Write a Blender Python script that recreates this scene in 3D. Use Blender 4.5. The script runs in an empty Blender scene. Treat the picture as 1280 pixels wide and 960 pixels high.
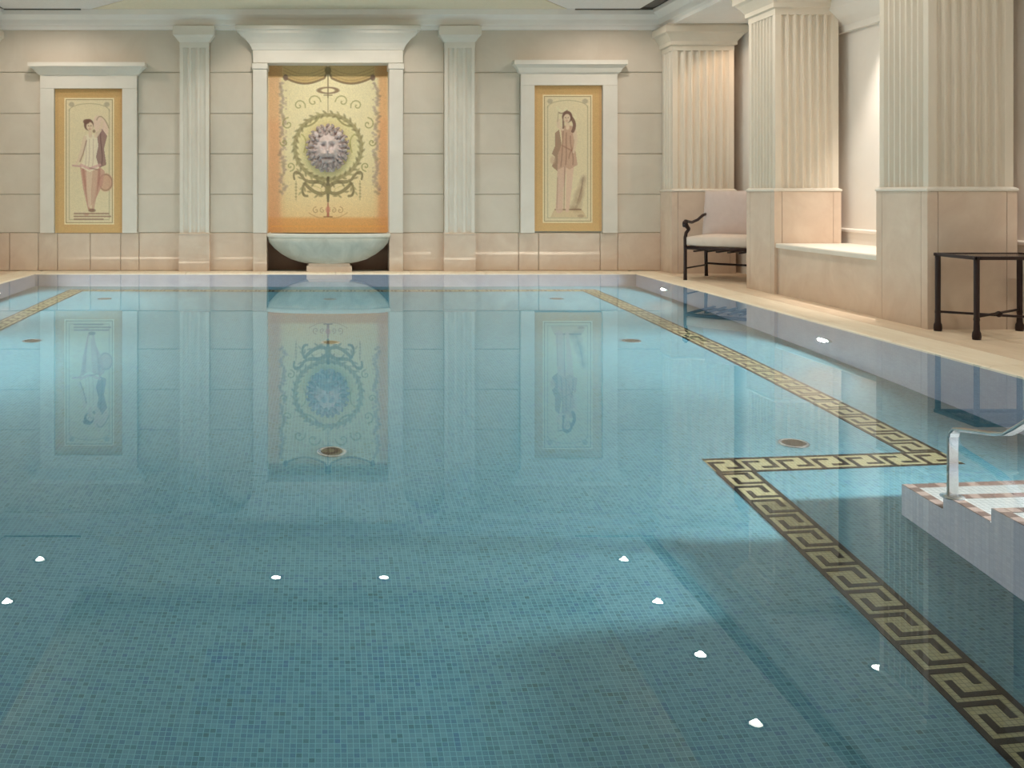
import bpy, bmesh, math, random
import numpy as np
from mathutils import Vector, Matrix
random.seed(7); rng = np.random.default_rng(7)
PI = math.pi
C = bpy.context.scene.collection
sc = bpy.context.scene

# ------------------------------------------------------------------ camera, world, exposure
EYE = 0.98                                   # camera height above the water (water is z = 0, deck just above it)
cam_d = bpy.data.cameras.new('camera'); cam = bpy.data.objects.new('camera', cam_d); C.objects.link(cam)
cam.location = (0, 0, EYE); cam.rotation_euler = (PI/2, 0, 0)
cam_d.lens = 33.75; cam_d.sensor_width = 36
cam_d.shift_x = 230/1280; cam_d.shift_y = -240/1280
cam_d.clip_start = 0.05
sc.camera = cam
w = bpy.data.worlds.new('world'); sc.world = w; w.use_nodes = True
w.node_tree.nodes['Background'].inputs[0].default_value = (0.9, 0.85, 0.8, 1)
w.node_tree.nodes['Background'].inputs[1].default_value = 0.02
vs = sc.view_settings
vs.view_transform = 'Standard'; vs.look = 'None'; vs.gamma = 1; vs.use_curve_mapping = False
vs.exposure = -0.80
sc.cycles.sample_clamp_indirect = 3.0
sc.cycles.max_bounces = 12; sc.cycles.diffuse_bounces = 6; sc.cycles.transmission_bounces = 10

# lamp powers (watts), used by the lamp builders below
P_SPOT = 62; P_LION = 125; P_POOL = 300; P_NICHE = 70; P_FILL = 6

# ------------------------------------------------------------------ helpers
class MB:
    def __init__(s): s.v = []; s.f = []; s.sm = []
    def add(s, vs_, fs, smooth=False):
        o = len(s.v); s.v += [tuple(x) for x in vs_]
        for f in fs: s.f.append(tuple(i+o for i in f)); s.sm.append(smooth)
        return s
    def box(s, x0, x1, y0, y1, z0, z1):
        vs_ = [(x,y,z) for z in (z0,z1) for y in (y0,y1) for x in (x0,x1)]
        return s.add(vs_, [(0,1,3,2),(4,6,7,5),(0,4,5,1),(2,3,7,6),(0,2,6,4),(1,5,7,3)])
    def loft(s, loops, cap0=True, cap1=True, smooth=False):
        n = len(loops[0]); vs_ = [p for l in loops for p in l]; fs = []
        for k in range(len(loops)-1):
            for i in range(n):
                j = (i+1) % n; fs.append((k*n+i, k*n+j, (k+1)*n+j, (k+1)*n+i))
        o = len(s.f)
        s.add(vs_, fs, smooth)
        base = len(s.v)-len(vs_)
        if cap0: s.f.append(tuple(base+i for i in range(n))[::-1]); s.sm.append(False)
        if cap1: s.f.append(tuple(base+(len(loops)-1)*n+i for i in range(n))); s.sm.append(False)
        return s
    def rect_loft(s, x0, x1, y0, y1, prof, fx0=1, fx1=1, fy0=1, fy1=1):
        """prof: list of (offset, z); f*: which sides take the offset"""
        return s.loft([[(x0-o*fx0, y0-o*fy0, z), (x1+o*fx1, y0-o*fy0, z), (x1+o*fx1, y1+o*fy1, z), (x0-o*fx0, y1+o*fy1, z)] for o, z in prof])
    def prism(s, poly, axis, a, b):
        """poly: 2-D points; axis 'x' -> points are (y,z); 'y' -> (x,z); 'z' -> (x,y)"""
        def P(p, t): return {'x': (t, p[0], p[1]), 'y': (p[0], t, p[1]), 'z': (p[0], p[1], t)}[axis]
        return s.loft([[P(p, a) for p in poly], [P(p, b) for p in poly]])
    def tube(s, pts, r, n=8, cap=True, smooth=True, flat=1.0):
        pts = [Vector(p) for p in pts]; m = len(pts)
        rs = r if isinstance(r, (list, tuple)) else [r]*m
        loops = []; up = None
        for i, p in enumerate(pts):
            t = (pts[min(i+1, m-1)] - pts[max(i-1, 0)]).normalized()
            if up is None:
                up = Vector((0,0,1)) if abs(t.z) < 0.9 else Vector((1,0,0))
            a = t.cross(up).normalized(); b = a.cross(t).normalized(); up = b
            loops.append([p + rs[i]*(math.cos(2*PI*k/n)*a + flat*math.sin(2*PI*k/n)*b) for k in range(n)])
        return s.loft(loops, cap, cap, smooth)
    def lathe(s, prof, cx, cy, n=24, smooth=True, cap=True):
        loops = [[(cx+r*math.cos(2*PI*k/n), cy+r*math.sin(2*PI*k/n), z) for k in range(n)] for r, z in prof]
        return s.loft(loops, cap, cap, smooth)
    def build(s, name, mat, parent=None):
        me = bpy.data.meshes.new(name); me.from_pydata(s.v, [], s.f)
        me.polygons.foreach_set('use_smooth', s.sm)
        bm = bmesh.new(); bm.from_mesh(me); bmesh.ops.recalc_face_normals(bm, faces=bm.faces); bm.to_mesh(me); bm.free()
        if mat: me.materials.append(mat)
        o = bpy.data.objects.new(name, me); C.objects.link(o)
        if parent is not None: o.parent = parent
        return o

def tag(o, label=None, cat=None, group=None, kind=None):
    if label: o['label'] = label
    if cat: o['category'] = cat
    if group: o['group'] = group
    if kind: o['kind'] = kind
    return o
def thing(name, label, cat, loc=(0,0,0), rz=0, group=None):
    o = bpy.data.objects.new(name, None); C.objects.link(o); o.empty_display_size = 0.1
    o.location = loc; o.rotation_euler = (0,0,rz)
    return tag(o, label, cat, group)
def struct(o): o['kind'] = 'structure'; return o
def dup(root, loc, label, rz=None):
    r = root.copy(); C.objects.link(r); r.location = loc; r['label'] = label
    if rz is not None: r.rotation_euler = (0,0,rz)
    for ch in list(root.children):
        c = ch.copy(); C.objects.link(c); c.parent = r
        if ch.type == 'LIGHT': c.data = ch.data
        for g in ch.children:
            d = g.copy(); C.objects.link(d); d.parent = c
    return r
def share(name, mesh, parent, loc=(0,0,0), rz=0, scale=None):
    o = bpy.data.objects.new(name, mesh); C.objects.link(o); o.parent = parent; o.location = loc; o.rotation_euler = (0,0,rz)
    if scale: o.scale = scale
    return o

# ------------------------------------------------------------------ materials
def srgb(r, g, b):
    f = lambda c: (c/255/12.92 if c/255 <= 0.04045 else ((c/255+0.055)/1.055)**2.4)
    return (f(r), f(g), f(b), 1)
def nodes_of(name):
    m = bpy.data.materials.new(name); m.use_nodes = True; nt = m.node_tree
    return m, nt, nt.nodes['Principled BSDF'], nt.nodes, nt.links
def stone_mat(name, c1, c2, scale=3.0, rough=0.5, bump=0.02, spec=0.4, stretch=(1,1,1)):
    m, nt, b, N, L = nodes_of(name)
    g = N.new('ShaderNodeNewGeometry'); mp = N.new('ShaderNodeVectorMath'); mp.operation = 'MULTIPLY'; mp.inputs[1].default_value = stretch
    L.new(g.outputs['Position'], mp.inputs[0])
    n = N.new('ShaderNodeTexNoise'); n.inputs['Scale'].default_value = scale; n.inputs['Detail'].default_value = 6; n.inputs['Roughness'].default_value = 0.6
    n.inputs['Distortion'].default_value = 0.6
    L.new(mp.outputs[0], n.inputs['Vector'])
    r = N.new('ShaderNodeValToRGB'); r.color_ramp.elements[0].position = 0.3; r.color_ramp.elements[1].position = 0.7
    r.color_ramp.elements[0].color = c1; r.color_ramp.elements[1].color = c2
    L.new(n.outputs['Fac'], r.inputs['Fac']); L.new(r.outputs['Color'], b.inputs['Base Color'])
    b.inputs['Roughness'].default_value = rough; b.inputs['Specular IOR Level'].default_value = spec
    if bump:
        n2 = N.new('ShaderNodeTexNoise'); n2.inputs['Scale'].default_value = 60; n2.inputs['Detail'].default_value = 4
        L.new(g.outputs['Position'], n2.inputs['Vector'])
        bp = N.new('ShaderNodeBump'); bp.inputs['Strength'].default_value = bump; bp.inputs['Distance'].default_value = 0.01
        L.new(n2.outputs['Fac'], bp.inputs['Height']); L.new(bp.outputs['Normal'], b.inputs['Normal'])
    return m
def plain(name, col, rough=0.5, metal=0.0, spec=0.4):
    m, nt, b, N, L = nodes_of(name)
    n = N.new('ShaderNodeTexNoise'); n.inputs['Scale'].default_value = 25; n.inputs['Detail'].default_value = 3
    g = N.new('ShaderNodeNewGeometry'); L.new(g.outputs['Position'], n.inputs['Vector'])
    mx = N.new('ShaderNodeMix'); mx.data_type = 'RGBA'
    mx.inputs[6].default_value = tuple(c*0.92 for c in col[:3])+(1,); mx.inputs[7].default_value = tuple(min(1, c*1.06) for c in col[:3])+(1,)
    L.new(n.outputs['Fac'], mx.inputs[0]); L.new(mx.outputs[2], b.inputs['Base Color'])
    b.inputs['Roughness'].default_value = rough; b.inputs['Metallic'].default_value = metal; b.inputs['Specular IOR Level'].default_value = spec
    return m
def mosaic(name, axes, size, cols, grout, rough=0.35, edge=0.44):
    """square mosaic tiles: one colour per tile from a ramp, thin grout lines; axes masks the plane's two axes"""
    m, nt, b, N, L = nodes_of(name)
    g = N.new('ShaderNodeNewGeometry')
    v = N.new('ShaderNodeVectorMath'); v.operation = 'MULTIPLY'; v.inputs[1].default_value = tuple(a/size for a in axes)
    L.new(g.outputs['Position'], v.inputs[0])
    ad = N.new('ShaderNodeVectorMath'); ad.operation = 'ADD'; ad.inputs[1].default_value = tuple(0.0 if a else 0.5 for a in axes)
    L.new(v.outputs[0], ad.inputs[0])
    fl = N.new('ShaderNodeVectorMath'); fl.operation = 'FLOOR'; L.new(ad.outputs[0], fl.inputs[0])
    fr = N.new('ShaderNodeVectorMath'); fr.operation = 'FRACTION'; L.new(ad.outputs[0], fr.inputs[0])
    wn = N.new('ShaderNodeTexWhiteNoise'); wn.noise_dimensions = '3D'; L.new(fl.outputs[0], wn.inputs['Vector'])
    cl = N.new('ShaderNodeTexNoise'); cl.inputs['Scale'].default_value = 0.16; cl.inputs['Detail'].default_value = 2; L.new(fl.outputs[0], cl.inputs['Vector'])
    mm = N.new('ShaderNodeMath'); mm.operation = 'MULTIPLY_ADD'; mm.inputs[1].default_value = 0.72; L.new(wn.outputs['Value'], mm.inputs[0])
    m2 = N.new('ShaderNodeMath'); m2.operation = 'MULTIPLY_ADD'; m2.inputs[1].default_value = 0.6; m2.inputs[2].default_value = -0.16
    L.new(cl.outputs['Fac'], m2.inputs[0]); L.new(m2.outputs[0], mm.inputs[2])
    r = N.new('ShaderNodeValToRGB'); e = r.color_ramp.elements
    e[0].position = 0; e[0].color = cols[0]; e[1].position = 1; e[1].color = cols[-1]
    for i, c in enumerate(cols[1:-1]): x = e.new((i+1)/(len(cols)-1)); x.color = c
    L.new(mm.outputs[0], r.inputs['Fac'])
    s = N.new('ShaderNodeVectorMath'); s.operation = 'SUBTRACT'; s.inputs[1].default_value = (0.5,0.5,0.5); L.new(fr.outputs[0], s.inputs[0])
    ab = N.new('ShaderNodeVectorMath'); ab.operation = 'ABSOLUTE'; L.new(s.outputs[0], ab.inputs[0])
    sp = N.new('ShaderNodeSeparateXYZ'); L.new(ab.outputs[0], sp.inputs[0])
    a1 = N.new('ShaderNodeMath'); a1.operation = 'MAXIMUM'; L.new(sp.outputs[0], a1.inputs[0]); L.new(sp.outputs[1], a1.inputs[1])
    a2 = N.new('ShaderNodeMath'); a2.operation = 'MAXIMUM'; L.new(a1.outputs[0], a2.inputs[0]); L.new(sp.outputs[2], a2.inputs[1])
    gt = N.new('ShaderNodeMath'); gt.operation = 'GREATER_THAN'; gt.inputs[1].default_value = edge; L.new(a2.outputs[0], gt.inputs[0])
    mx = N.new('ShaderNodeMix'); mx.data_type = 'RGBA'; L.new(gt.outputs[0], mx.inputs[0]); L.new(r.outputs['Color'], mx.inputs[6]); mx.inputs[7].default_value = grout
    L.new(mx.outputs[2], b.inputs['Base Color']); b.inputs['Roughness'].default_value = rough; b.inputs['Specular IOR Level'].default_value = 0.08
    return m
def emit(name, col, s):
    m, nt, b, N, L = nodes_of(name)
    b.inputs['Base Color'].default_value = (0.8,0.8,0.8,1); b.inputs['Emission Color'].default_value = col; b.inputs['Emission Strength'].default_value = s
    return m
def painted(name):
    m, nt, b, N, L = nodes_of(name)
    a = N.new('ShaderNodeVertexColor'); a.layer_name = 'paint'
    n = N.new('ShaderNodeTexNoise'); n.inputs['Scale'].default_value = 40; n.inputs['Detail'].default_value = 4
    g = N.new('ShaderNodeNewGeometry'); L.new(g.outputs['Position'], n.inputs['Vector'])
    mr = N.new('ShaderNodeMapRange'); mr.inputs['To Min'].default_value = 0.95; mr.inputs['To Max'].default_value = 1.05; L.new(n.outputs['Fac'], mr.inputs['Value'])
    v = N.new('ShaderNodeVectorMath'); v.operation = 'SCALE'; L.new(a.outputs['Color'], v.inputs[0]); L.new(mr.outputs[0], v.inputs['Scale'])
    L.new(v.outputs[0], b.inputs['Base Color']); b.inputs['Roughness'].default_value = 0.7; b.inputs['Specular IOR Level'].default_value = 0.2
    return m
def glass(name, col, ior, rough=0.0):
    m = bpy.data.materials.new(name); m.use_nodes = True; nt = m.node_tree; nt.nodes.remove(nt.nodes['Principled BSDF'])
    g = nt.nodes.new('ShaderNodeBsdfGlass'); g.inputs['Color'].default_value = col; g.inputs['IOR'].default_value = ior; g.inputs['Roughness'].default_value = rough
    nt.links.new(g.outputs[0], nt.nodes['Material Output'].inputs['Surface'])
    return m

M = {}
M['plaster'] = stone_mat('plaster', srgb(206,200,186), srgb(216,210,197), 1.5, 0.75, 0.03, 0.2)
M['joint'] = plain('joint', srgb(176,168,152), 0.9)
M['ashlar'] = stone_mat('ashlar', srgb(204,192,176), srgb(214,203,188), 2.0, 0.7, 0.03, 0.25)
M['cornice'] = stone_mat('cornice_plaster', srgb(238,232,226), srgb(244,239,233), 2.0, 0.7, 0.02, 0.2)
M['white_stone'] = stone_mat('white_stone', srgb(220,212,200), srgb(229,222,211), 2.0, 0.6, 0.02, 0.3)
M['plinth'] = stone_mat('plinth_marble', srgb(206,184,165), srgb(220,202,184), 3.5, 0.8, 0.01, 0.1)
M['column'] = stone_mat('column_stone', srgb(216,205,188), srgb(226,215,199), 2.0, 0.6, 0.02, 0.3, (1,1,0.4))
M['deck'] = stone_mat('deck_stone', srgb(216,194,168), srgb(230,210,186), 4.0, 0.5, 0.01, 0.3, (3,0.6,1))
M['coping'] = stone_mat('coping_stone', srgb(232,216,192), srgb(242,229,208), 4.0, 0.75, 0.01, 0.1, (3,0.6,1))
M['deck_base'] = plain('deck_base', srgb(168,144,116), 0.9)
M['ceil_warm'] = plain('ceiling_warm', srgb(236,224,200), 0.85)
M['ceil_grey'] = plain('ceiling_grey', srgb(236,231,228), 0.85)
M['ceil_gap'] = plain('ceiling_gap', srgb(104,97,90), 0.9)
M['wall_white'] = stone_mat('wall_white', srgb(236,228,219), srgb(241,234,226), 1.5, 0.8, 0.02, 0.2)
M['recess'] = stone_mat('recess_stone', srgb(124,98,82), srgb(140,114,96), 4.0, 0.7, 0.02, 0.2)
M['iron'] = plain('wrought_iron', srgb(42,26,24), 0.5, 0.3)
M['cushion'] = stone_mat('cushion_fabric', srgb(214,200,188), srgb(222,209,198), 8, 0.9, 0.08, 0.1)
M['cushion_back'] = stone_mat('cushion_back_fabric', srgb(198,182,176), srgb(206,191,185), 8, 0.9, 0.08, 0.1)
M['steel'] = plain('brushed_steel', srgb(205,205,205), 0.22, 1.0)
M['drain'] = plain('drain_metal', srgb(70,66,58), 0.5, 0.4)
M['slot'] = plain('drain_slot', srgb(22,22,22), 0.8)
M['bowl'] = stone_mat('bowl_marble', srgb(176,178,166), srgb(206,206,194), 5, 0.4, 0.02, 0.4)
M['rim'] = stone_mat('rim_marble', srgb(226,220,206), srgb(236,230,218), 5, 0.4, 0.01, 0.4)
M['lion'] = stone_mat('lion_marble', srgb(204,188,186), srgb(226,212,210), 14, 0.55, 0.05, 0.35)
M['mane'] = stone_mat('mane_marble', srgb(160,145,142), srgb(194,180,176), 14, 0.55, 0.05, 0.35)
T = [srgb(58,92,98), srgb(62,106,118), srgb(76,118,132), srgb(84,125,137), srgb(71,114,128), srgb(64,106,126), srgb(58,96,126)]
GR = srgb(100,146,154)
M['tile_floor'] = mosaic('mosaic_floor', (1,1,0), 0.019, T, GR)
TW_ = [srgb(112,124,140), srgb(124,134,150), srgb(134,142,156)]; GW = srgb(118,126,138)
M['tile_wall_x'] = mosaic('mosaic_wall_side', (0,1,1), 0.0225, TW_, GW)
M['tile_step_side'] = mosaic('mosaic_step_side', (1,1,1), 0.0225, [srgb(140,146,160), srgb(150,156,168), srgb(158,162,172)], srgb(140,146,156))
M['tile_wall_y'] = mosaic('mosaic_wall_end', (1,0,1), 0.0225, TW_, GW)
W_ = [srgb(232,234,235), srgb(240,242,242), srgb(246,247,246)]
M['tread'] = mosaic('mosaic_tread', (1,1,1), 0.0225, W_, srgb(190,196,198))
M['nose_a'] = plain('nosing_brown', srgb(74,58,54), 0.4)
M['nose_b'] = plain('nosing_taupe', srgb(116,100,94), 0.4)
M['key_pale'] = mosaic('mosaic_key_pale', (1,1,0), 0.0175, [srgb(134,128,94), srgb(154,148,112), srgb(146,143,112), srgb(162,154,120)], srgb(104,98,76))
M['key_dark'] = mosaic('mosaic_key_dark', (1,1,0), 0.0175, [srgb(5,7,8), srgb(10,10,12), srgb(16,12,10), srgb(6,9,11)], srgb(16,16,15), 0.5)
M['water'] = glass('pool_water', (0.97, 0.995, 1.0, 1), 1.333)
def pane(name):
    m = bpy.data.materials.new(name); m.use_nodes = True; nt = m.node_tree; nt.nodes.remove(nt.nodes['Principled BSDF'])
    a = nt.nodes.new('ShaderNodeBsdfTransparent'); a.inputs[0].default_value = (0.95, 0.97, 0.96, 1); b = nt.nodes.new('ShaderNodeBsdfGlossy'); b.inputs['Roughness'].default_value = 0.03
    f = nt.nodes.new('ShaderNodeFresnel'); f.inputs['IOR'].default_value = 1.3; x = nt.nodes.new('ShaderNodeMixShader')
    nt.links.new(f.outputs[0], x.inputs[0]); nt.links.new(a.outputs[0], x.inputs[1]); nt.links.new(b.outputs[0], x.inputs[2]); nt.links.new(x.outputs[0], nt.nodes['Material Output'].inputs['Surface'])
    return m
M['glass'] = pane('table_glass')
M['lamp_hot'] = emit('lamp_lens_bright', (1, 0.93, 0.82, 1), 60)
M['lamp_dim'] = emit('lamp_lens_soft', (1, 0.93, 0.82, 1), 22)
M['pool_lens'] = emit('pool_lamp_lens', (0.85, 1, 1, 1), 10)
M['paint'] = painted('painted_panel')

# ------------------------------------------------------------------ frame of the back wall
YW = 11.8
S = 1200/YW
def bx(px, Y=YW): return (px-410)*Y/1200
def bz(py, Y=YW): return EYE+(240-py)*Y/1200
XR, XL, YF, YN = 3.68, -3.5, 11.47, 0.4     # pool edges
ZD = 0.012                                   # deck level
DP = 1.38                                    # pool depth
XC = 4.24                                    # pool side face of the columns
XWR, XWL, YB = 4.95, -4.75, -2.8
ZC0, ZC1 = bz(38), bz(14)                    # cornice
SX, SY = 2.48, 2.19                          # stair block: its pool side and the deck edge above it

# ------------------------------------------------------------------ floor, basin
fl = MB()
fl.box(XR+0.02, XWR+0.3, YB-0.1, YW+0.3, -0.3, -0.03); fl.box(XL-1.6, XL-0.02, YB-0.1, YW+0.3, -0.3, -0.03)
fl.box(XL-0.02, XR+0.02, YF+0.02, YW+0.3, -0.3, -0.03); fl.box(XL-0.02, XR+0.02, YB-0.1, YN-0.02, -0.3, -0.03)
fl.box(SX+0.02, XR+0.02, YN-0.02, SY-0.02, -0.3, -0.03)
floor = struct(fl.build('floor', M['deck_base']))
def slab(x0, x1, y0, y1, nose=None):
    g = 0.0025; x0 += g; x1 -= g; y0 += g; y1 -= g
    mb = MB(); z0 = -0.03
    if nose is None:
        mb.rect_loft(x0+0.003, x1-0.003, y0+0.003, y1-0.003, [(0.003, z0), (0.003, ZD-0.003), (0, ZD)])
    else:   # coping stone: rounded over on the pool side
        prof = [(0, -0.07), (0, -0.014), (0.008, -0.002), (0.022, 0.006), (0.05, ZD)]
        if nose in ('-x', '+x'):
            sgn = 1 if nose == '-x' else -1; e, b_ = (x0, x1) if nose == '-x' else (x1, x0)
            e -= sgn*g
            mb.prism([(e+sgn*a, z) for a, z in prof]+[(b_, ZD), (b_, z0), (e+sgn*0.03, z0), (e+sgn*0.03, -0.07)], 'y', y0, y1)
        else:
            sgn = 1 if nose == '-y' else -1; e, b_ = (y0, y1) if nose == '-y' else (y1, y0)
            e -= sgn*g
            mb.prism([(e+sgn*a, z) for a, z in prof]+[(b_, ZD), (b_, z0), (e+sgn*0.03, z0), (e+sgn*0.03, -0.07)], 'x', x0, x1)
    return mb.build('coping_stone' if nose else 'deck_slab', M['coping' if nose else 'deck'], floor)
y = YW
while y > SY+0.01:
    y1 = max(y-0.92, SY)
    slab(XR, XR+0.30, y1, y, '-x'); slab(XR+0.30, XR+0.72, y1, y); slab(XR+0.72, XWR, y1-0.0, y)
    y = y1
y = YW
while y > YN+0.01:
    y1 = max(y-0.92, YN)
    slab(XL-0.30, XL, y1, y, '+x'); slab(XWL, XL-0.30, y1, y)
    y = y1
n = 8
for k in range(n):
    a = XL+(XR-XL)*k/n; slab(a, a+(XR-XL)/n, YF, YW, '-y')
for k in range(6):
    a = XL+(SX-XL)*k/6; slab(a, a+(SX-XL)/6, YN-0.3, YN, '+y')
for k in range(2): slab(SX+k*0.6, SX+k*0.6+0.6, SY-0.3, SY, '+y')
slab(XL-1.25, XWR, YB, YN-0.3)
slab(SX, XWR, YN-0.3, SY-0.3); slab(XR, XWR, SY-0.3, SY)

pf = struct(MB().box(XL-0.02, XR+0.02, YN-0.02, YF+0.02, -DP-0.1, -DP).build('floor_pool', M['tile_floor']))
struct(MB().box(XR, XR+0.15, SY, YF+0.1, -DP-0.1, -0.07).build('wall_pool_right', M['tile_wall_x']))
struct(MB().box(XL-0.15, XL, YN, YF+0.1, -DP-0.1, -0.07).build('wall_pool_left', M['tile_wall_x']))
struct(MB().box(XL-0.15, XR+0.15, YF, YF+0.15, -DP-0.1, -0.07).build('wall_pool_back', M['tile_wall_y']))
struct(MB().box(XL-0.15, SX, YN-0.15, YN, -DP-0.1, -0.07).build('wall_pool_front', M['tile_wall_y']))

# Greek key border laid in the pool floor
cell = 0.0175; BW = 11*cell; PER = 9*cell; ZB = -DP
border = struct(bpy.data.objects.new('trim_1', None)); C.objects.link(border)
def hook_mesh(flip):
    mb = MB(); h = 0.004; c = cell
    def b(u0, u1, v0, v1):
        if flip: u0, u1, v0, v1 = -u1, -u0, BW-v1, BW-v0
        mb.box(v0, v1, u0, u1, 0, h)
    b(-c, 0, 1.0*c, 7.6*c); b(-5.4*c, -c, 6.4*c, 7.6*c) if False else None
    return mb
# local frame of a run: x across the band (0..BW), y along the run
mA = MB(); hh = 0.004
mA.box(BW-8.4*cell, BW-1.2*cell, -0.55*cell, 0.75*cell, 0, hh); mA.box(BW-8.4*cell, BW-7.0*cell, 0.75*cell, 4.2*cell, 0, hh)
mBk = MB()
mBk.box(1.2*cell, 8.4*cell, -0.75*cell, 0.55*cell, 0, hh); mBk.box(7.0*cell, 8.4*cell, -4.2*cell, -0.75*cell, 0, hh)
def union(mb, name):      # the hook as one L-shaped slab
    return mb
def L_mesh(name, pts):
    o = MB().prism(pts, 'z', 0, hh).build(name, M['key_dark']); me = o.data; bpy.data.objects.remove(o); return me
c = cell
HA = L_mesh('key_piece', [(BW-1.2*c,-0.55*c),(BW-1.2*c,0.75*c),(BW-7.0*c,0.75*c),(BW-7.0*c,4.2*c),(BW-8.4*c,4.2*c),(BW-8.4*c,-0.55*c)])
HB = L_mesh('key_piece_mirrored', [(1.2*c,0.55*c),(1.2*c,-0.75*c),(7.0*c,-0.75*c),(7.0*c,-4.2*c),(8.4*c,-4.2*c),(8.4*c,0.55*c)])
def run(p, q, side=1):
    """band from p to q (centre of its left edge looking along the run); pale strip, two dark edges, key pieces"""
    p = Vector(p+(ZB,)); q = Vector(q+(ZB,)); d = (q-p); L_ = d.length; d.normalize()
    rz = math.atan2(d.y, d.x)-PI/2
    def lay(mb, name, mat):
        o = mb.build(name, mat, border); o.location = p; o.rotation_euler = (0,0,rz); return o
    lay(MB().box(0, BW, 0, L_, -0.01, 0.002), 'border_band', M['key_pale'])
    lay(MB().box(0, 1.2*c, 0, L_, -0.01, hh+0.0005), 'edge_strip', M['key_dark'])
    lay(MB().box(BW-1.2*c, BW, 0, L_, -0.01, hh+0.0005), 'edge_strip', M['key_dark'])
    n = int(round((L_-0.2*PER)/PER)); per = L_/n
    R = Matrix.Rotation(rz, 4, 'Z')
    for k in range(n):
        for me, off in ((HA, 0.10), (HB, 0.86)):
            u = (k+off)*per
            if u > L_-0.02: continue
            pos = p + R @ Vector((0, u, 0))
            share('key_piece', me, border, pos, rz)
# left leg beside the stairs (runs towards the camera), jog, right leg, back, left
XB0, XB1 = 1.90, 2.09; YJ = 4.88; XRB = 3.11; YBB = 11.16; XLB = -3.0
run((XB1, YJ-BW), (XB1, YN+0.3), 1)
run((XB0, YJ), (XRB-BW, YJ)) if False else None
run((XB0, YJ-BW), (XRB, YJ-BW)) if False else None
def run_x(x0, x1, y_top): run((x0, y_top), (x1, y_top))
run_x(XB0, XRB, YJ)
run((XRB-BW, YJ), (XRB-BW, YBB-BW))
run_x(XLB, XRB, YBB)
run((XLB+BW, YBB-BW), (XLB+BW, YN+0.3))

# pool floor drains
def drain(x, y_, label):
    t = thing('floor_drain', label, 'drain', (x, y_, -DP), 0, 'floor drains')
    mb = MB(); mb.lathe([(0.078, -0.003), (0.078, 0.006), (0.072, 0.010), (0.060, 0.010), (0.058, 0.004)], 0, 0, 28, cap=False); mb.build('ring', M['steel'], t)
    MB().lathe([(0.060, -0.002), (0.060, 0.005)], 0, 0, 28, False).build('cover', M['drain'], t)
    for k in range(-3, 4):
        h = math.sqrt(0.052**2-(k*0.014)**2)
        MB().box(k*0.014-0.003, k*0.014+0.003, -h, h, 0.005, 0.0075).build('slot', M['slot'], t)
rows = [(5.07, 'near row'), (7.78, 'middle row'), (10.32, 'far row')]
for Y, rw in rows:
    for X, cl in ((-2.4, 'left side'), (0.02, 'in line with the lion fountain'), (2.46, 'beside the right key border')):
        if X < -2 and Y < 6: continue
        drain(X, Y, 'round dark drain in the pool floor, %s, %s' % (cl, rw))

# stairs in the water
st = struct(bpy.data.objects.new('stairs_pool', None)); C.objects.link(st)
tops = [-1.03, -0.865, -0.715, -0.56, -0.405, -0.25, -0.095]
y1 = 4.15
ta = MB().rect_loft(-0.0205, 0.0205, -0.0205, 0.0205, [(0.002, 0), (0.002, 0.004), (0, 0.006)]).build('nosing_tile', M['nose_a']); mna = ta.data; bpy.data.objects.remove(ta)
mnb = mna.copy(); mnb.materials.clear(); mnb.materials.append(M['nose_b'])
for k, z in enumerate(tops):
    y0 = y1-0.28
    MB().box(SX, XR-0.001, y0 if k < 6 else SY, y1, -DP-0.02, z).build('step', M['tread'], st).data.materials.append(M['tile_step_side'])
    for f_ in st.children[-1].data.polygons: f_.material_index = 0 if f_.normal.z > 0.5 else 1
    for i in range(int(0.28/0.045)):
        share('nosing_tile', mna if (i+k) % 2 else mnb, st, (SX+0.023, y1-0.023-0.045*i-0.0, z))
    for i in range(1, int((XR-SX)/0.045)):
        share('nosing_tile', mna if (i*7+k) % 3 else mnb, st, (SX+0.023+0.045*i, y1-0.023, z))
    y1 = y0

# water
wm = MB(); e = 0.0
wm.add([(XL,YN,0),(SX,YN,0),(SX,SY,0),(XR,SY,0),(XR,YF,0),(XL,YF,0)], [(0,1,2,3,4,5)])
water = wm.build('pool_water', M['water'])
tag(water, 'still clear turquoise water filling the pool', 'water', kind='stuff')
for f in water.data.polygons: assert f.normal.z != 0
if water.data.polygons[0].normal.z < 0: water.data.flip_normals()

# ------------------------------------------------------------------ back wall
MUR = (bx(335), bx(485)); Y0 = YW+0.014
walls_ = []
def wsec(*a): walls_.append(struct(MB().box(*a).build('wall_back', M['joint'])))
mx0, mx1 = bx(317), bx(503)
wsec(XWL-0.2, mx0, Y0, YW+0.4, -0.1, ZC1+0.6); wsec(mx1, XWR+0.2, Y0, YW+0.4, -0.1, ZC1+0.6)
wsec(mx0, mx1, Y0, YW+0.4, bz(63.8), ZC1+0.6); wsec(mx0, mx1, YW+0.22, YW+0.4, -0.1, bz(63.8))
def panel(x0, x1, z0, z1, name='stone_panel', mat='ashlar', d=0.014):
    g = 0.003; ch = 0.007
    x0 += g; x1 -= g; z0 += g; z1 -= g
    mb = MB(); Y1 = Y0+0.005
    mb.loft([[(x0,Y1,z0),(x1,Y1,z0),(x1,Y1,z1),(x0,Y1,z1)], [(x0,Y0-d+ch,z0),(x1,Y0-d+ch,z0),(x1,Y0-d+ch,z1),(x0,Y0-d+ch,z1)],
             [(x0+ch,Y0-d,z0+ch),(x1-ch,Y0-d,z0+ch),(x1-ch,Y0-d,z1-ch),(x0+ch,Y0-d,z1-ch)]])
    return mb.build(name, M[mat], walls_[0] if x1 < 0 else walls_[1])
ZP = bz(291)
cz = [ZP, bz(243), bz(192.5), bz(142), bz(90.5)]
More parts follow.
